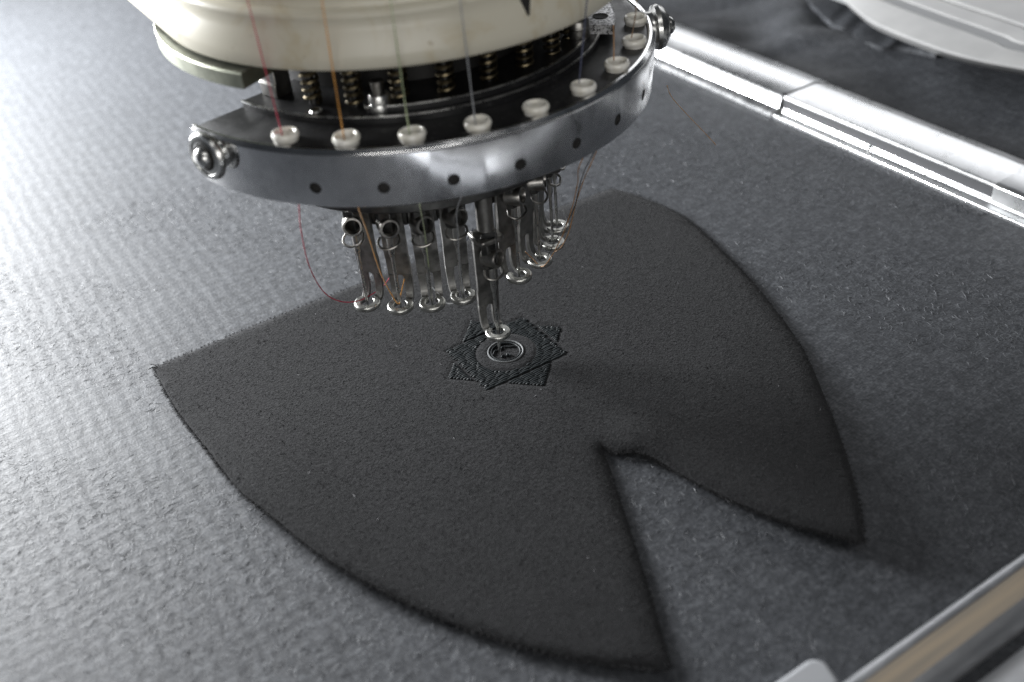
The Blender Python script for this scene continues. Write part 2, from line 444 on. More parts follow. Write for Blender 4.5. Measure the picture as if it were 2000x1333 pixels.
# push the middle of the cut edge outwards so it reads as a soft thick edge
cen = V2[ring]; tn = np.roll(cen, -1, 0) - np.roll(cen, 1, 0); tn /= np.linalg.norm(tn, axis=1)[:, None] + 1e-9
area2 = np.sum(cen[:, 0] * np.roll(cen[:, 1], -1) - np.roll(cen[:, 0], -1) * cen[:, 1])
nrm = np.stack([tn[:, 1], -tn[:, 0]], 1) * (1 if area2 > 0 else -1)
Vp[2 * nv:, :2] += nrm * 0.35
mb = MB(); mb.v = [tuple(p) for p in Vp]
for f in F2:
    mb.f.append(tuple(f)); mb.f.append(tuple(nv + i for i in reversed(f)))
k = len(ring)
for i in range(k):
    j = (i + 1) % k
    mb.f.append((ring[i], ring[j], 2 * nv + j, 2 * nv + i)); mb.f.append((2 * nv + i, 2 * nv + j, nv + ring[j], nv + ring[i]))
mb.build("felt_cloth", M['felt'], panel, angle=80)

def top_at(P): return panel_top(P) + motif_relief(P)
nN = 70000
P = np.stack([rng.uniform(-104, 104, nN), rng.uniform(-126, 76, nN)], 1); P = P[inside(P[:, 0], P[:, 1], OUT)]
ax, ay = abs(P[:, 0] - MC[0]), abs(P[:, 1] - MC[1])
star = np.maximum(np.minimum(15 - ax, 12.4 - ay), (21.6 - ax - ay) * 0.707)
rr = np.hypot(P[:, 0] - MC[0], P[:, 1] - MC[1]); P = P[(star < 0) | (rr < 9)]
fibres("nap", np.c_[P, top_at(P) - 0.05], 0.9, 0.075, 0.45, M['nap'], panel, 0.8)
# frayed fuzz along the cut edge
m_ = 15000; ii = rng.integers(0, k, m_); cx_ = cen[ii]; soft = ((cx_[:, 0] > 5) & (cx_[:, 1] > -118) & ~((cx_[:, 1] < -50) & (cx_[:, 0] < 40))) | (np.abs(cx_[:, 0] - np.interp(cx_[:, 1], [-125, -52], [-32, 0])) < 6) & (cx_[:, 1] < -53) & (cx_[:, 0] < 0); ii = ii[~soft | (rng.random(m_) < 0.25)]; m_ = len(ii); t_ = rng.uniform(0, 1, m_)
base = Vp[ring][ii] * (1 - t_)[:, None] + Vp[2 * nv + ii] * t_[:, None]
base[:, 2] -= rng.uniform(0, 0.9, m_) * t_
fibres("edge_fuzz", base, 1.25, 0.07, 0.35, M['fuzz'], panel, 0.7, heading=np.arctan2(nrm[ii, 1], nrm[ii, 0]))
nL = 60
P = np.stack([rng.uniform(-104, 104, nL * 2), rng.uniform(-126, 76, nL * 2)], 1); P = P[inside(P[:, 0], P[:, 1], OUT)][:nL]
fibres("lint", np.c_[P, top_at(P) + 0.12], 1.1, 0.09, 0.12, M['lint'], panel, 1.0)
# two loose ends of yarn at the left corner
mb = MB()
p0 = np.array([*lifted(308, 716), 1.6])
for tgt, zz in (((294, 712), 1.2), ((290, 722), 0.8)):
    q = at(*tgt, zz); mid = (p0 + q) / 2 + np.array([0, 0, 0.5])
    pts = spline([p0, mid, q], 6)
    mb.tube(pts, [0.16 + 0.07 * math.sin(i * 2.1) for i in range(len(pts))], 6)
mb.build("frayed_yarn", M['fuzz'], panel)

# ------------------------------------------------------------------ the stitched motif
motif = empty("star_embroidery", (MC[0], MC[1], 1.5)); motif.parent = panel
motif.location = Vector((MC[0], MC[1], 1.5)) * S
motif["label"] = "blue black eight pointed star stitched round a raised circle"
def in_star(x, y):
    ax, ay = abs(x), abs(y)
    r = math.hypot(x, y)
    if r < 9.9: return 0
    if ax < 15 + 0.5 * math.sin(y * 2.3 + x) and ay < 12.4: return 1
    if ax + ay < 21.6 and (ax > 15.9 or ay > 13.1): return 2
    return 0
mb = MB(); pitch = 0.78; row = 0
y = -21.5
while y < 21.6:
    x = -22.0 + (row % 4) * 1.1; run = None
    xs = np.arange(-22.5, 22.6, 0.15); vals = [in_star(v, y) for v in xs]
    i = 0
    while i < len(xs):
        if vals[i]:
            j = i
            while j + 1 < len(xs) and vals[j + 1] == vals[i]: j += 1
            a, b = xs[i], xs[j]; s = a
            first = True
            while s < b - 0.25:
                L = (rng.uniform(1.2, 4.2) if first else rng.uniform(3.4, 4.6)); first = False
                e = min(b, s + L)
                yy = y + rng.normal(0, 0.05)
                P_ = np.array([[s, yy], [(s + e) / 2, yy], [e, yy]]) + MC
                z = top_at(P_) + np.array([0.02, 0.20 + rng.uniform(-.05, .08), 0.02])
                pts = [(P_[q][0], P_[q][1] + (0.0 if q != 1 else rng.normal(0, 0.06)), z[q]) for q in range(3)]
                pts = spline(pts, 3)
                mb.tube(pts, [0.22, 0.30, 0.33, 0.34, 0.33, 0.30, 0.22], 6)
                s = e
            i = j + 1
        else: i += 1
    y += pitch; row += 1
o = mb.build("fill_stitch", M['stitch'], motif, origin=(MC[0], MC[1], 1.5)); o["kind"] = "stuff"
def cord(pts2, mat, name, r=0.3, dz=0.25, closed=False, step=1.6, label=None):
    P_ = spline([(*p, 0) for p in pts2], 10, closed); P_ = np.array([[p.x, p.y] for p in P_]) + MC
    z = top_at(P_) + dz; mb = MB(); n = len(P_)
    pts = [(P_[i][0], P_[i][1], z[i]) for i in range(n)]
    if closed: pts.append(pts[0]); n += 1
    mb.tube(pts, [r * (0.8 + 0.25 * abs(math.sin(i * 0.9))) for i in range(n)], 7)
    o = mb.build(name, mat, motif, origin=(MC[0], MC[1], 1.5))
    if label: o["label"] = label
def line(a, b, n=8): return [(a[0] + (b[0] - a[0]) * i / n, a[1] + (b[1] - a[1]) * i / n) for i in range(n + 1)]
circ = lambda r, n=20, ph=0, e=1: [(r * math.cos(2 * PI * i / n + ph), r * math.sin(2 * PI * i / n + ph) * e) for i in range(n)]
cord(circ(5.6, 22), M['stitch_pale'], "circle_stitch", 0.32, 0.3, True, label="pale grey stitched circle in the middle of the star")
cord(circ(4.7, 18), M['stitch'], "circle_stitch", 0.3, 0.3, True)
cord([(-4.0, 1.2), (-2.4, 2.6), (-0.6, 2.2), (0.8, 2.9), (2.6, 1.5), (4.0, 1.0)], M['stitch'], "scroll_stitch", 0.26, 0.25)
cord([(-2.6, -1.6), (-1.6, -1.0), (-0.9, -2.0), (-0.1, -1.2), (0.4, -2.4)], M['stitch'], "scroll_stitch", 0.30, 0.28)

# ------------------------------------------------------------------ the sewing head
HX, HY = 2.0, 45.5
head = empty("embroidery_head", (HX, HY, 76))
tag(head, "round multi needle embroidery head with cream cover and chrome guide ring above the felt", "embroidery head")
HC = (HX, HY)
def polar(r, a, z): return Vector((HX + r * math.cos(rad(a)), HY + r * math.sin(rad(a)), z))

# cream cover: rounded front, straight sides running back
def u_path(r, n=72, back=150):
    pts = [(HX - r, HY + back), (HX - r, HY + back * 0.4)]
    pts += [(HX + r * math.cos(a), HY + r * math.sin(a)) for a in (PI + PI * i / n for i in range(n + 1))]
    pts += [(HX + r, HY + back * 0.4), (HX + r, HY + back)]
    return pts
prof = [(40, 110.5), (63.8, 110.0), (65.6, 109.2), (66.7, 109.4), (67.2, 110.4), (66.9, 113), (65.4, 118), (64.6, 120.3), (64.9, 121.0), (64.9, 121.9), (64.2, 122.5), (62.6, 123.0), (62.2, 124.2),
        (62.4, 126), (62.0, 134), (60.6, 139), (60.2, 145), (60.0, 175), (40, 175)]
mb = MB()
paths = [u_path(r) for r, z in prof]
mb.grid([[(p[0], p[1], z) for (r, z), p in zip(prof, [pp[i] for pp in paths])] for i in range(len(paths[0]))], closed_v=True)
cover = mb.build("head_cover", M['cream'], head, angle=50)
# dark pointer mark pressed into the cover
ang = math.degrees(math.atan2(*( (lambda q: (q[1] - HY, q[0] - HX))(at(1020, 30, 118)))))
mb = MB(); rows = []
tri = [(-1.9, 120.6), (1.9, 120.6), (0.3, 115.4), (-0.3, 115.4)]
def cover_r(z): return float(np.interp(z, [p[1] for p in prof[4:9]], [p[0] for p in prof[4:9]]))
A0 = -88.3
mb.sweep([[polar(cover_r(z) + d, A0 + math.degrees(x / 66), z) for x, z in tri] for d in (0.12, -1.0)])
o = mb.build("pointer_mark", M['grime'], cover, origin=WORLD[cover.name], angle=30); o["label"] = "dark triangular pointer mark on the cream cover"

# zinc plate under the cover on the left
mb = MB(); n = 30
top = []
pp = [(HX + 69.3 * math.cos(rad(a)), HY + 69.3 * math.sin(rad(a))) for a in np.linspace(-235, -151.5, 40)]
qq = [(HX + 50 * math.cos(rad(a)), HY + 50 * math.sin(rad(a))) for a in np.linspace(-235, -151.5, 40)]
mb.sweep([[(p[0], p[1], 104.2), (p[0], p[1], 107.9), (p[0] * 0.985 + q[0] * 0.015, p[1] * 0.985 + q[1] * 0.015, 108.3), (q[0], q[1], 108.3), (q[0], q[1], 104.2)] for p, q in zip(pp, qq)])
mb.build("support_plate", M['zinc'], head)

# chrome guide ring with set screw holes
A_L, A_R = -167.5, -12.0
mb = MB()
mb.lathe([(72.9, 76.0), (73.3, 76.3), (74.3, 90.5), (74.1, 91.2), (73.2, 92.1), (72.5, 92.2), (72.0, 91.8), (71.6, 76.0)], HC, 150, A_L, A_R)
ringo = mb.build("guide_ring", M['chrome'], head, angle=28)
HOLES = [-150.8, -137.1, -123.4, -109.8, -96.0, -82.2, -68.7, -55.2, -41.5]
cut = MB()
for a in HOLES[1:]:
    A = frame(polar(73.6, a, 81.6), (math.cos(rad(a)), math.sin(rad(a)), 0))
    cut.lathe([(0.001, -0.9), (1.6, -1.1), (1.6, 2), (0.001, 2)], (0, 0), 20, axis_m=A)
cutter = cut.build("hole_cutter", M['grime'], None, origin=(HX, HY, 76))
bpy.context.view_layer.update()
md = ringo.modifiers.new("holes", 'BOOLEAN'); md.object = cutter; md.operation = 'DIFFERENCE'; md.solver = 'EXACT'
dg = bpy.context.evaluated_depsgraph_get()
me2 = bpy.data.meshes.new_from_object(ringo.evaluated_get(dg)); ringo.modifiers.clear(); ringo.data = me2; wn = ringo.modifiers.new('weighted', 'WEIGHTED_NORMAL'); wn.keep_sharp = True; wn.weight = 100
bpy.data.objects.remove(cutter)
me2.set_sharp_from_angle(angle=rad(28))
for a in HOLES[1:]:
    A = frame(polar(73.6, a, 81.6), (math.cos(rad(a)), math.sin(rad(a)), 0))
    mb = MB(); mb.lathe([(0.001, -0.55), (0.45, -0.55), (0.5, -0.35), (1.2, -0.32), (1.5, -0.5), (1.5, -1.6), (0.001, -1.6)], (0, 0), 16, axis_m=A)
    mb.build("set_screw", M['grime'], ringo, origin=WORLD[ringo.name])

# the black plates inside the ring
mb = MB(); mb.lathe([(57.0, 86), (71.9, 86), (71.9, 91.3), (71.4, 91.6), (57.0, 91.6)], HC, 120, A_L + 0.3, A_R - 0.3)
mb.build("eyelet_plate", M['enamel'], head)
mb = MB(); mb.lathe([(40, 90), (58.1, 90), (58.1, 93.0), (57.7, 93.5), (40, 93.5)], HC, 120, A_L + 0.8, A_R - 0.6)
mb.build("spring_plate", M['enamel'], head)
mb = MB(); mb.lathe([(57.75, 93.3), (58.35, 93.3), (58.35, 93.75), (57.75, 93.75)], HC, 120, A_L + 0.6, A_R)
mb.build("plate_rim", M['steel'], head)
mb = MB(); mb.lathe([(41, 93.6), (56.0, 93.6), (56.0, 95.0), (55.6, 95.3), (41, 95.3)], HC, 80, -128, -49)
mb.build("arc_plate", M['enamel'], head)
mb = MB(); mb.lathe([(55.6, 95.1), (56.2, 95.1), (56.2, 95.6), (55.6, 95.6)], HC, 80, -128.2, -49)
mb.tube([polar(55.6, -128.2, 95.3), polar(54.0, -128.6, 95.3)], 0.35, 8)
mb.build("arc_rim", M['steel'], head)
mb = MB(); mb.lathe([(41, 93.6), (62.5, 93.6), (62.5, 95.9), (62.0, 96.3), (41, 96.3)], HC, 40, -44, -10)
endp = mb.build("oil_plate", M['dusty'], head)
mb = MB(); mb.lathe([(0.001, 96.36), (1.9, 96.36), (2.2, 96.5), (2.4, 96.32)], tuple(polar(58.2, -37, 0))[:2], 20)
mb.build("oil_hole", M['grime'], endp, origin=WORLD[endp.name])
# core
mb = MB(); mb.lathe([(0.1, 66), (40.5, 66), (40.5, 111), (0.1, 111)], HC, 60); mb.build("core", M['dark'], head)
mb = MB(); mb.lathe([(30, 61.5), (51.0, 61.5), (51.6, 62.1), (51.6, 64.4), (51.0, 65), (30, 65)], HC, 70, -153, -22); mb.build("base_plate", M['gun'], head)
mb = MB(); mb.lathe([(30, 65.2), (53.5, 65.2), (53.5, 90.2), (30, 90.2)], HC, 70, -160, -14); mb.build("drum", M['dark'], head)

# eyelets
EA = [-144.0, -130.2, -116.6, -102.9, -89.4, -75.6, -61.4, -46.9, -32.2]
ey = None
for a in EA:
    p = polar(68.8 if a > -140 else 68.6, a, 91.6)
    if ey is None:
        mb = MB()
        mb.lathe([(0.8, -1), (0.8, 0.9), (1.3, 1.25), (2.2, 1.7), (2.55, 2.3), (2.9, 2.45), (3.2, 2.35), (3.5, 1.85), (3.5, 1.2), (3.3, 0.75), (3.1, 0.3), (3.1, -1)], (0, 0), 28)
        ey = mb.build("thread_eyelet", M['ceramic'], head, origin=(0, 0, 0)); o = ey
    else:
        o = ey.copy(); col.objects.link(o)
    o.location = (p - WORLD[head.name]) * S; o.rotation_euler = (rad(random.uniform(-3, 3)), rad(random.uniform(-3, 3)), random.uniform(0, 6))

# springs on their bars
spr = bar = None
for i, a in enumerate([-160.0 + 13.6] + [-146.4 + 13.7 * k for k in range(1, 8)]):
    p = polar(50.5, a, 93.6)
    if spr is None:
        mb = MB(); pts = [(2.0 * math.cos(t), 2.0 * math.sin(t), 0.4 + t / (2 * PI) * 2.0) for t in np.linspace(0, 2 * PI * 8, 8 * 14)]
        mb.tube(pts, 0.58, 7); spr = mb.build("needle_bar_spring", M['brass'], head, origin=(0, 0, 0)); s_ = spr
        mb = MB(); mb.tube([(0, 0, -1), (0, 0, 17)], 1.15, 12); bar = mb.build("spring_bar", M['gun'], head, origin=(0, 0, 0)); b_ = bar
    else:
        s_ = spr.copy(); b_ = bar.copy(); col.objects.link(s_); col.objects.link(b_)
    for o in (s_, b_): o.location = (p - WORLD[head.name]) * S
    s_.rotation_euler[2] = random.uniform(0, 6)
# cap nuts and post
def nut(p, r, h, mat, hole=True):
    mb = MB(); mb.lathe([(0.001, 0.0), (r, 0.0), (r * 1.03, 0.4), (r * 1.03, h * 0.45), (r * 0.97, h * 0.5), (r * 1.03, h * 0.55), (r, h - 0.4), (r * 0.93, h), (r * 0.62, h), (r * 0.58, h - 1.6), (0.001, h - 1.6)], (0, 0), 24)
    mb.v = [(x + p.x, y + p.y, z + p.z) for x, y, z in mb.v]
    return mb.build("cap_nut", mat, head)
nut(polar(54.2, -124.6, 93.6), 2.7, 4.6, M['steel'])
nut(polar(53.6, -50.5, 95.2), 3.1, 5.0, M['dark_steel'])
mb = MB(); mb.tube([polar(54.2, -124.6, 98.0), polar(54.2, -124.6, 101.6)], 1.7, 14); mb.build("stud", M['dark_steel'], head)
mb = MB(); mb.lathe([(46.5, 93.5), (52.3, 93.5), (52.5, 97.2), (52.0, 97.6), (52.0, 111), (46.5, 111)], HC, 8, -165.5, -158.5); mb.build("post", M['dark_steel'], head, bevel=0.25)
mb = MB(); pp_ = polar(55.2, -142.6, 93.6); mb.lathe([(0.001, 0), (0.8, 0), (1.5, 0.35), (1.7, 0)], (0, 0), 14); mb.v = [(x + pp_.x, y + pp_.y, z + pp_.z) for x, y, z in mb.v]
mb.build("drain_hole", M['steel'], head)

# clamp knobs at the two ends of the ring
def knob(centre, direction, R, dome=0.0):
    A = frame(centre, direction) @ Matrix.Translation((0, 0, dome))
    prof_ = None if not dome else [(0.001, -7), (5, -7), (5, -4.2), (R, -3.6), (R + 0.3, -2.4), (R - 0.3, -1.0), (R - 1.8, 0.2), (3.2, 0.8), (0.001, 0.9)]
    mb = MB(); mb.lathe(prof_ or [(0.001, -6), (4.6, -6), (4.6, -1.2 - dome), (R - 0.4, -1.2 - dome), (R + 0.2, -0.6 - dome * 0.6), (R, -0.8), (R, 0.1), (R - 0.5, 0.7), (R - 1.3, 0.75), (R - 1.6, 0.35), (R * 0.5, 0.9), (0.001, 0.95)], (0, 0), 40, axis_m=A)
    k_ = mb.build("clamp_knob", M['steel'], head, angle=30)
    mb = MB(); mb.lathe([(2.75, 0.86), (2.75, 1.2), (2.45, 2.0), (1.6, 2.7), (0.001, 3.0)], (0, 0), 24, axis_m=A)
    mb.build("screw_head", M['steel'], k_, origin=WORLD[k_.name], angle=50)
    mb = MB(); mb.lathe([(2.8, 0.72), (3.7, 0.72), (3.7, 0.82), (2.8, 0.98)], (0, 0), 24, axis_m=A)
    mb.build("grime_ring", M['grime'], k_, origin=WORLD[k_.name])
    return k_
knob(Vector(at(403, 306, 87.2)), (math.cos(rad(-158)), math.sin(rad(-158)), 0.05), 6.3)
knob(polar(76.0, -27, 87.5), (math.cos(rad(-24)), math.sin(rad(-24)), 0.03), 6.6, 3.0)

# needle stations
NA = [-143.4, -130.4, -118.6, -106.6, -94.0, -81.6, -68.2, -54.0, -40.6]
NR = [47.0, 47.0, 46.3, 45.2, 45.1, 45.0, 44.4, 43.6, 42.8]
ZF = 26.6
def foot_proto(ringmb):
    mb = MB()
    # ring round the needle, open towards the blade
    rows = []
    for i in range(29):
        a = rad(-152 + 304 * i / 28); c, s_ = math.cos(a), math.sin(a)
        sec = [(1.9, 0.4), (2.15, 0.0), (3.65, 0.0), (4.0, 0.4), (4.0, 1.4), (3.65, 1.8), (2.2, 1.8), (1.9, 1.5)]
        rows.append([(r * c, r * s_, z) for r, z in sec])
    ringmb.sweep(rows)
    # two legs that rise from the ring's ends, bend up and join above the slot
    spine = [(-2.0, 0.85), (-3.2, 1.0), (-4.3, 1.8), (-4.9, 3.2), (-5.1, 5.5), (-5.1, 7.0), (-5.0, 8.2), (-4.95, 8.7), (-4.92, 9.1), (-4.9, 9.35), (-4.88, 9.45)]
    yo = [2.9, 3.2, 3.3, 3.3, 3.35, 3.45, 3.5, 3.55, 3.55, 3.55, 3.55]
    for sg in (-1, 1):
        secs = []
        for i, (x, z) in enumerate(spine):
            a, b = spine[max(i - 1, 0)], spine[min(i + 1, len(spine) - 1)]
            t = Vector((b[0] - a[0], 0, b[1] - a[1])).normalized(); nn = Vector((t.z, 0, -t.x))   # outward face normal
            yi = 1.1 if z < 8.3 else 1.1 * math.sqrt(max(0.0, 1 - ((z - 8.3) / 1.16) ** 2))
            yi = max(yi, 0.0); th = 0.62
            c = Vector((x, 0, z))
            secs.append([c + nn * th + Vector((0, sg * yi, 0)), c + nn * th + Vector((0, sg * yo[i], 0)), c - nn * th + Vector((0, sg * yo[i], 0)), c - nn * th + Vector((0, sg * yi, 0))])
        mb.sweep(secs)
    sp2 = [(-4.88, 9.45), (-4.8, 12), (-4.6, 15.0), (-4.2, 16.2), (-4.1, 18), (-4.1, 30), (-4.1, 37)]
    mb.sweep([[(x + 0.62, -3.55, z), (x + 0.62, 3.55, z), (x - 0.62, 3.55, z), (x - 0.62, -3.55, z)] for x, z in sp2])
    return mb
foot0 = None
SCR = rad(28)
for i, (a, r) in enumerate(zip(NA, NR)):
    z = ZF if i != 4 else 9.5
    p = polar(r, a, z)
    if foot0 is None:
        ringmb = MB(); foot0 = foot_proto(ringmb).build("presser_foot", M['foot'], head, origin=(0, 0, 0), angle=40, bevel=0.16)
        foot = foot0
        ringmb.build('foot_ring', M['ring'], foot0, local=True, angle=40, bevel=0.12)
        mb = MB(); mb.prism([(-9.5, -4.7), (-4.9, -4.7), (-4.9, 4.7), (-9.5, 4.7)], 26.0, 40.0); mb.build('guide_block', M['gun'], foot0, local=True, bevel=0.4)
        mb = MB(); mb.tube([(0, 0, -0.6), (0, 0, 0.4), (0, 0, 3), (0.0, 0, 18.0), (0, 0, 19.6), (0, 0, 34)], [0.10, 0.30, 0.44, 0.52, 0.92, 0.95], 14)
        mb.build("needle", M['steel'], foot0, local=True, angle=50)
        mb = MB()
        hexa = [(1.9 * math.cos(rad(t)), 2.9 * math.sin(rad(t))) for t in (-150, -90, -35, 35, 90, 150)]
        mb.sweep([[(x * 0.8, y * 0.82, 25.4) for x, y in hexa], [(x, y, 26.4) for x, y in hexa], [(x * 1.15, y, 36.5) for x, y in hexa]])
        mb.build("needle_clamp", M['gun'], foot0, local=True, angle=25, bevel=0.2)
        A = frame((0.4 * math.cos(SCR), 0.4 * math.sin(SCR), 28.9), (math.cos(SCR), math.sin(SCR), 0.12))
        mb = MB(); mb.lathe([(0.001, -2.4), (2.95, -2.4), (3.0, 2.2), (2.75, 2.65), (2.2, 2.7), (2.05, 2.4), (2.0, 0.2), (0.001, 0.2)], (0, 0), 26, axis_m=A)
        mb.build("clamp_screw", M['dark_steel'], foot0, local=True, angle=40)
        mb = MB(); mb.lathe([(0.001, 0.35), (1.5, 0.35), (1.5, 0.26)], (0, 0), 6, axis_m=A); mb.tube([A @ Vector((-1.2, 0.3, 0.6)), A @ Vector((1.2, -0.3, 0.6))], 0.32, 6)
        mb.build("screw_recess", M['grime'], foot0, local=True)
        mb = MB(); mb.tube(spline([(-0.8, 2.5, 25.4), (1.0, 3.2, 24.6), (2.6, 2.5, 23.6), (3.3, 0, 22.9), (2.8, -2.2, 23.2), (1.4, -3.1, 24.0), (0.2, -2.5, 25.2)], 6), 0.38, 8)
        mb.build("thread_guide_wire", M['dark_steel'], foot0, local=True)
        mb = MB(); mb.prism([(-6, -4.3), (1.2, -4.3), (2.6, -3.2), (2.6, 3.2), (1.2, 4.3), (-6, 4.3)], 34.4, 36.2)
        mb.build("foot_bracket", M['dark_steel'], foot0, local=True, bevel=0.5)
        mb = MB(); mb.tube([(-1.5, 0, 38), (-1.5, 0, 64)], 2.6, 18); mb.build("needle_bar", M['dark_steel'], foot0, local=True)
    else:
        foot = foot0.copy(); col.objects.link(foot)
        for ch in foot0.children:
            if i == 4 and ch.name.startswith(('guide_block', 'needle.', 'needle')) and not ch.name.startswith(('needle_bar', 'needle_clamp')): continue
            c = ch.copy(); col.objects.link(c); c.parent = foot
        if i == 4:
            mb = MB(); mb.tube([(0, 0, -8.2), (0, 0, -7), (0, 0, -4), (0, 0, 16), (0, 0, 18), (0, 0, 34)], [0.10, 0.30, 0.44, 0.52, 0.92, 0.95], 14)
            mb.build('needle', M['steel'], foot, local=True, angle=50)
    foot.location = (p - WORLD[head.name]) * S
    foot.rotation_euler = (0, 0, rad(a))

# ------------------------------------------------------------------ threads
def thread(pts, r, mat, label, name="thread", k=6, group=None, ply=True):
    P_ = spline(pts, k); mb = MB()
    mb.tube(P_, [r * (1 + (0.16 * math.sin(i * 1.9) if ply else 0)) for i in range(len(P_))], 6)
    o = mb.build(name, THREAD[mat])
    tag(o, label, "thread", group)
    return o
def eye(i, z=95.3): return polar(68.7, EA[i], z)
def needle_pt(i, z): 
    return polar(NR[i], NA[i], z)
TR = 0.17
def up_to(px, py, i, r=70.5):
    """where the thread to eyelet i leaves the frame, r mm from the head's axis"""
    for z in np.arange(110, 175, 0.5):
        p = at(px, py, z)
        if math.hypot(p[0] - HX, p[1] - HY) > r: break
    d = Vector(p) - eye(i, 94.5); return eye(i, 94.5) + d * 1.25
# red
thread([up_to(485, 0, 0), eye(0, 94.5) + Vector((-0.6, 0.6, 0)), eye(0, 88), eye(0, 78), at(584, 402, 73), at(588, 450, 64), at(604, 520, 50), at(632, 570, 37), at(665, 589, 31), at(700, 588, 29), at(728, 574, 28.8), at(748, 560, 30), at(762, 541, 33)],
       TR, 'red', "crimson thread sagging in a loop into the leftmost needle foot", k=8)
thread([up_to(630, 0, 1), eye(1, 94.5) + Vector((-0.5, 0.4, 0)), eye(1, 84), at(700, 405, 72), at(716, 450, 61), at(742, 530, 43), at(766, 578, 32), at(779, 594, 29), at(783, 575, 31), at(790, 545, 37)],
       TR, 'orange', "golden orange thread slanting down into the second needle foot from left", k=8)
thread([up_to(764, 0, 2), eye(2, 94.5) + Vector((-0.5, 0.6, 0)), eye(2, 84), at(820, 400, 70), at(829, 450, 56), at(836, 510, 43), at(843, 575, 29.5)],
       0.17, 'green', "pale green thread running down the third needle from left", k=8)
thread([up_to(900, 0, 3), eye(3, 94.5) + Vector((-0.4, 0.6, 0)), eye(3, 84), at(895, 400, 68), at(894, 450, 55), at(898, 520, 41), at(905, 572, 29)],
       0.17, 'grey', "grey thread running down the fourth needle from left", k=8)
thread([at(842, 560, 30), at(860, 578, 28), at(872, 592, 26.8), at(886, 592, 26.6), at(896, 585, 27)], 0.22, 'white', "short white thread end bridging the third and fourth feet", k=6)
thread([up_to(1148, 0, 5), eye(5, 94.0) + Vector((-0.8, 0.6, 0))], 0.18, 'navy', "dark thread dropping from the cover into the sixth eyelet from left")
thread([at(1198, 50, 102), at(1199, 80, 99), eye(6, 94) + Vector((-0.6, 0.4, 0))], 0.17, 'brown', "short brown thread entering the seventh eyelet from left")
thread([at(1244, -6, 112), at(1241, 30, 104), eye(7, 94) + Vector((-0.7, 0.3, 0))], 0.17, 'brown', "brown thread entering the eyelet second from the right knob")
# behind, on the right
thread([eye(6, 80), at(1137, 312, 74), at(1128, 360, 64), at(1116, 410, 54), at(1094, 470, 41), at(1062, 520, 28.5), at(1040, 505, 30), at(1026, 492, 33)], 0.15, 'brown', "thin brown thread leading into the third foot from the right", k=8)
thread([eye(7, 80), at(1158, 302, 74), at(1136, 350, 64), at(1122, 405, 54), at(1104, 440, 46), at(1086, 470, 36), at(1070, 500, 30)], 0.15, 'black', "thin black thread slanting between the brown threads behind the right feet", k=8)
thread([eye(8, 80), at(1163, 300, 74), at(1140, 352, 64), at(1124, 400, 54), at(1112, 450, 44), at(1098, 480, 36), at(1085, 492, 31)], 0.15, 'brown', "thin brown thread hanging outermost behind the right feet", k=8)
thread([at(1085, 352, 64), at(1090, 385, 57), at(1103, 420, 47), at(1107, 435, 38), at(1100, 442, 30)], 0.10, 'white', "fine white thread curling round the rearmost right foot", k=6)
thread([at(1303, 168, 80), at(1312, 190, 72), at(1340, 222, 58), at(1372, 255, 44), at(1398, 283, 34)], 0.12, 'orange', "loose orange thread tail hanging off the right of the chrome ring")
# working thread of the lowered needle
thread([at(966, 400, 66), at(968, 450, 52), at(971, 540, 31), at(975, 640, 11), at(978, 695, 1.9)], 0.16, 'black', "taut black thread of the lowered needle running into the star", k=6, ply=False)
thread([at(912, 470, 46), at(916, 462, 47.5), at(921, 455, 49), at(924, 446, 51)], 0.13, 'navy', "tiny frayed navy thread end beside the lowered foot")

# ------------------------------------------------------------------ rails of the hoop frame
rail = empty("frame_rail", (200, 40, 0))
tag(rail, "bright aluminium frame rail with a stepped edge running along the far side", "frame rail")
def ext_y(prof, y0, y1, n=1):
    mb = MB(); mb.sweep([[(x, y0 + (y1 - y0) * i / n, z) for x, z in prof] for i in range(n + 1)]); return mb
YJ = at(1545, 190, 6)[1]; YS = at(1938, 372, 6)[1]
prof = [(189.6, -0.6), (189.6, 0.8), (190.0, 1.2), (194.3, 1.0), (194.7, 1.9), (195.3, 2.2), (195.5, 2.6), (195.4, 7.2), (195.9, 7.9), (197, 8.1), (214.6, 8.5), (216.5, 8.1), (223.6, 5.8), (224.2, 5.0), (224.2, -0.6)]
ext_y(prof, -420, YJ - 0.5).build("channel", M['alu'], rail, bevel=0.15)
prof2 = [(189.4, -0.6), (189.4, 0.9), (189.9, 1.5), (193.0, 3.0), (195.2, 7.7), (196.4, 8.5), (214.8, 8.9), (216.7, 8.5), (223.8, 6.2), (224.5, 5.2), (224.5, -0.6)]
ext_y(prof2, YJ + 0.3, 900).build("cover_strip", M['alu'], rail, bevel=0.15)
prof3 = [(194.9, 1.9), (194.9, 7.6), (195.5, 8.3), (197, 8.7), (214.8, 9.0), (216.7, 8.6), (220, 7.4), (220, 1.9)]
ext_y(prof3, -420, YS).build("sleeve", M['alu'], rail, bevel=0.2)
ext_y([(195.46, 2.7), (195.2, 2.7), (195.2, 6.9), (195.46, 6.9)], -420, YJ - 0.7).build('dark_reflection_strip', M['reflection_dark'], rail)  # dark strip stands in for the dark reflection on this face
mb = MB()
pj = at(1712, 283, 2.0)
mb.sweep([[(194.2, pj[1] - 0.5, 0.9), (196.2, pj[1] - 0.4, 0.9), (196.2, pj[1] - 0.4, 3.0), (194.2, pj[1] - 0.5, 2.4)], [(194.2, pj[1] + 0.6, 0.9), (196.2, pj[1] + 0.9, 0.9), (196.2, pj[1] + 0.9, 3.0), (194.2, pj[1] + 0.6, 2.4)]])
mb.build("rail_clip", M['gun'], rail)

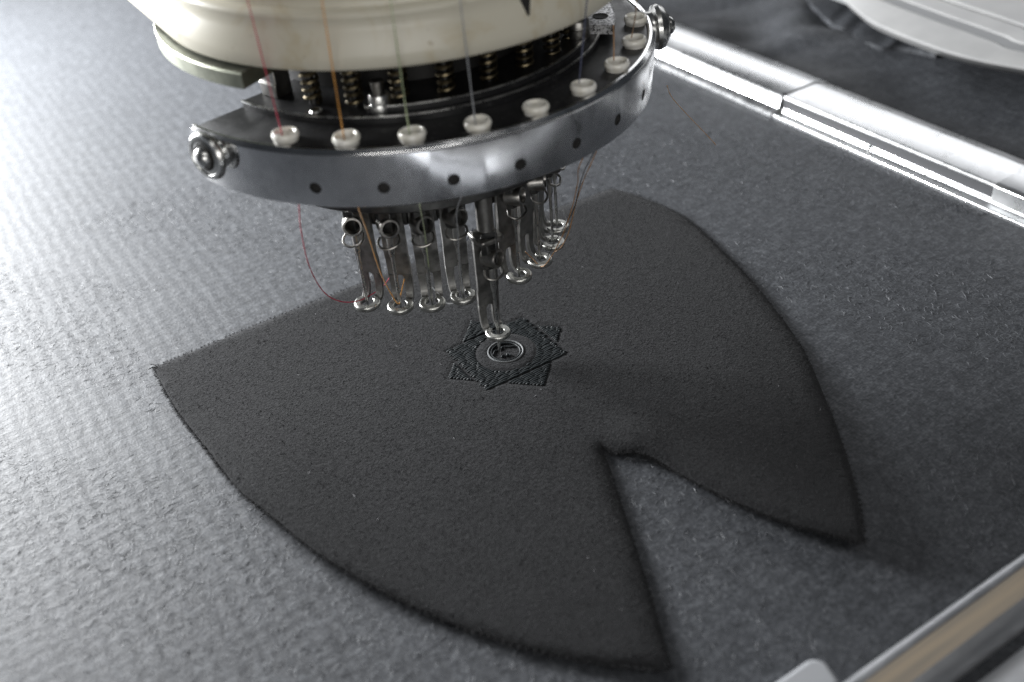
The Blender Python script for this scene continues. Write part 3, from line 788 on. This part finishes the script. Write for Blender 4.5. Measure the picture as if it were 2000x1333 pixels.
front = empty("frame_rail", (40, -155, 0))
tag(front, "out of focus metal frame rail with a painted tan reflection in the near corner", "frame rail")
def ext_x(prof, x0, x1):
    mb = MB(); mb.sweep([[(x0, y, z) for y, z in prof], [(x1, y, z) for y, z in prof]]); return mb
ext_x([(-146.2, -0.6), (-148.3, 7.2), (-148.9, 7.9), (-149.6, 8.1), (-150.6, 8.0), (-151.0, 7.6), (-155.0, 4.3), (-156.6, 3.5), (-158.4, 1.8), (-159.2, -0.4), (-159.2, -8), (-146.2, -8)], -160, 260).build("rail_body", M['satin'], front, bevel=0.2)
ext_x([(-151.0, 7.72), (-151.2, 7.62), (-155.2, 4.25), (-155.1, 4.1), (-151.0, 7.2)], -160, 260).build("tan_reflection_strip", M['tan'], front)  # coloured strip stands in for the tan reflection on the sloping face
ext_x([(-161.5, -8), (-161.2, -1.2), (-162.2, -0.2), (-170, 1.2), (-170, -8)], -160, 260).build("lip", M['satin'], front, bevel=0.3)

mb = MB(); mb.prism([(-700, -172), (500, -172), (500, -760), (-700, -760)], -14, -4); o = mb.build('table', M['table']); o['kind'] = 'structure'

clip = MB()
c1 = at(1592, 1284, 7)
xe = c1[0] + 1.0; y1 = c1[1] + 0.6; y0 = y1 - 8.5
rr_ = 3.2
pts = [(xe - 70, y0), (xe - 1.2, y0)] + [(xe - rr_ + rr_ * math.cos(a), y1 - rr_ + rr_ * math.sin(a)) for a in np.linspace(0, PI / 2, 8)] + [(xe - 70, y1)]
clip.prism(pts, -0.6, 7.0)
o = clip.build("frame_clip", M['pale'], None, bevel=1.0, segs=4)
tag(o, "rounded end of a pale metal clip bar at the bottom edge", "clip")

# ------------------------------------------------------------------ beyond the rail
gx = np.arange(222, 560, 3.0); gy = np.arange(-160, 420, 3.0)
X, Y = np.meshgrid(gx, gy, indexing='ij')
Zf = -3.5 + (3.0 * np.sin(X / 11 + 1.6 * np.sin(Y / 17)) + 2.0 * np.abs(np.sin(Y / 9 + X / 23))) * np.exp(-((Y - 150) / 75) ** 2) + 0.9 * np.sin(Y / 23 + X / 31) - 2.0 * sstep(236, 222, X)
V = np.stack([X, Y, Zf], -1).reshape(-1, 3); ni, nj = X.shape; idx = np.arange(ni * nj).reshape(ni, nj)
F = np.stack([idx[:-1, :-1], idx[1:, :-1], idx[1:, 1:], idx[:-1, 1:]], -1).reshape(-1, 4)
raw_mesh("backing_surface", V, F, M['sheet'], kind='structure')
# torn upper layer
mb = MB()
tear = [at(*p, 2.2) for p in [(1555, -30), (1590, 6), (1612, 28), (1634, 44), (1660, 58), (1682, 72), (1722, 84), (1760, 84), (1830, 98)]]
tear = spline(tear, 6)
mb.grid([[(p.x, p.y, -2.0), (p.x + 0.3 + 0.5 * math.sin(i * 2.7), p.y + 0.2, 0.2 + 0.4 * math.sin(i)), (p.x + 14, p.y + 6, 0.9 + 0.7 * math.sin(i * 0.7)), (p.x + 140, p.y + 60, 1.5)] for i, p in enumerate(tear)])
o = mb.build("torn_backing", M['sheet'], None); tag(o, "torn edge of dark backing fabric lying under the white housing", "backing fabric")

house = empty("machine_housing", (320, 60, 0)); tag(house, "white enamelled machine housing with a grey seam in the far corner", "machine housing")
edge = [at(*p, 14) for p in [(1610, -60), (1646, -8), (1668, 14), (1700, 39), (1740, 58), (1780, 74), (1850, 99), (1920, 117), (2000, 132), (2300, 185)]]
edge = spline(edge, 5)
seam = [at(*p, 17) for p in [(1560, -60), (1690, -12), (1720, 0), (1760, 16), (1800, 31), (1840, 46), (1880, 60), (1940, 82), (2000, 103), (2300, 158)]]
seam = spline(seam, 5)
def inner(i, d, z):
    p = seam[i]; return (p.x + d, p.y + d * 0.1, z)
n = len(edge)
mb = MB(); rows = []
for i in range(n):
    e = edge[i]; s_ = seam[i]
    q = e.lerp(s_, 0.5)
    rows.append([(e.x + 6, e.y + 2, 8), (e.x, e.y, 13.0), (e.x, e.y, 14), (q.x, q.y, 16.3), (s_.x, s_.y, 17.0), (s_.x + 3, s_.y + 1, 8)])
mb.sweep(rows); mb.build("lip", M['white'], house, angle=40)
def strip(name, mat, d0, d1, z0, z1, zb):
    mb = MB(); mb.sweep([[inner(i, d0, zb), inner(i, d0, z0 - 0.5), inner(i, d0 + 0.5, z0), inner(i, d1 - 0.3, z1), inner(i, d1, z1 - 0.3), inner(i, d1, zb)] for i in range(n)])
    mb.build(name, mat, house)
strip("seam_strip", M['gasket'], 0.3, 8.0, 16.7, 17.2, 8)
strip("cover_panel", M['white'], 8.2, 20.4, 17.9, 18.4, 8)
strip("panel_gap", M['dark'], 20.5, 23.2, 12.5, 12.5, 8)
strip("panel", M['white'], 23.4, 100, 18.6, 20.0, 8)
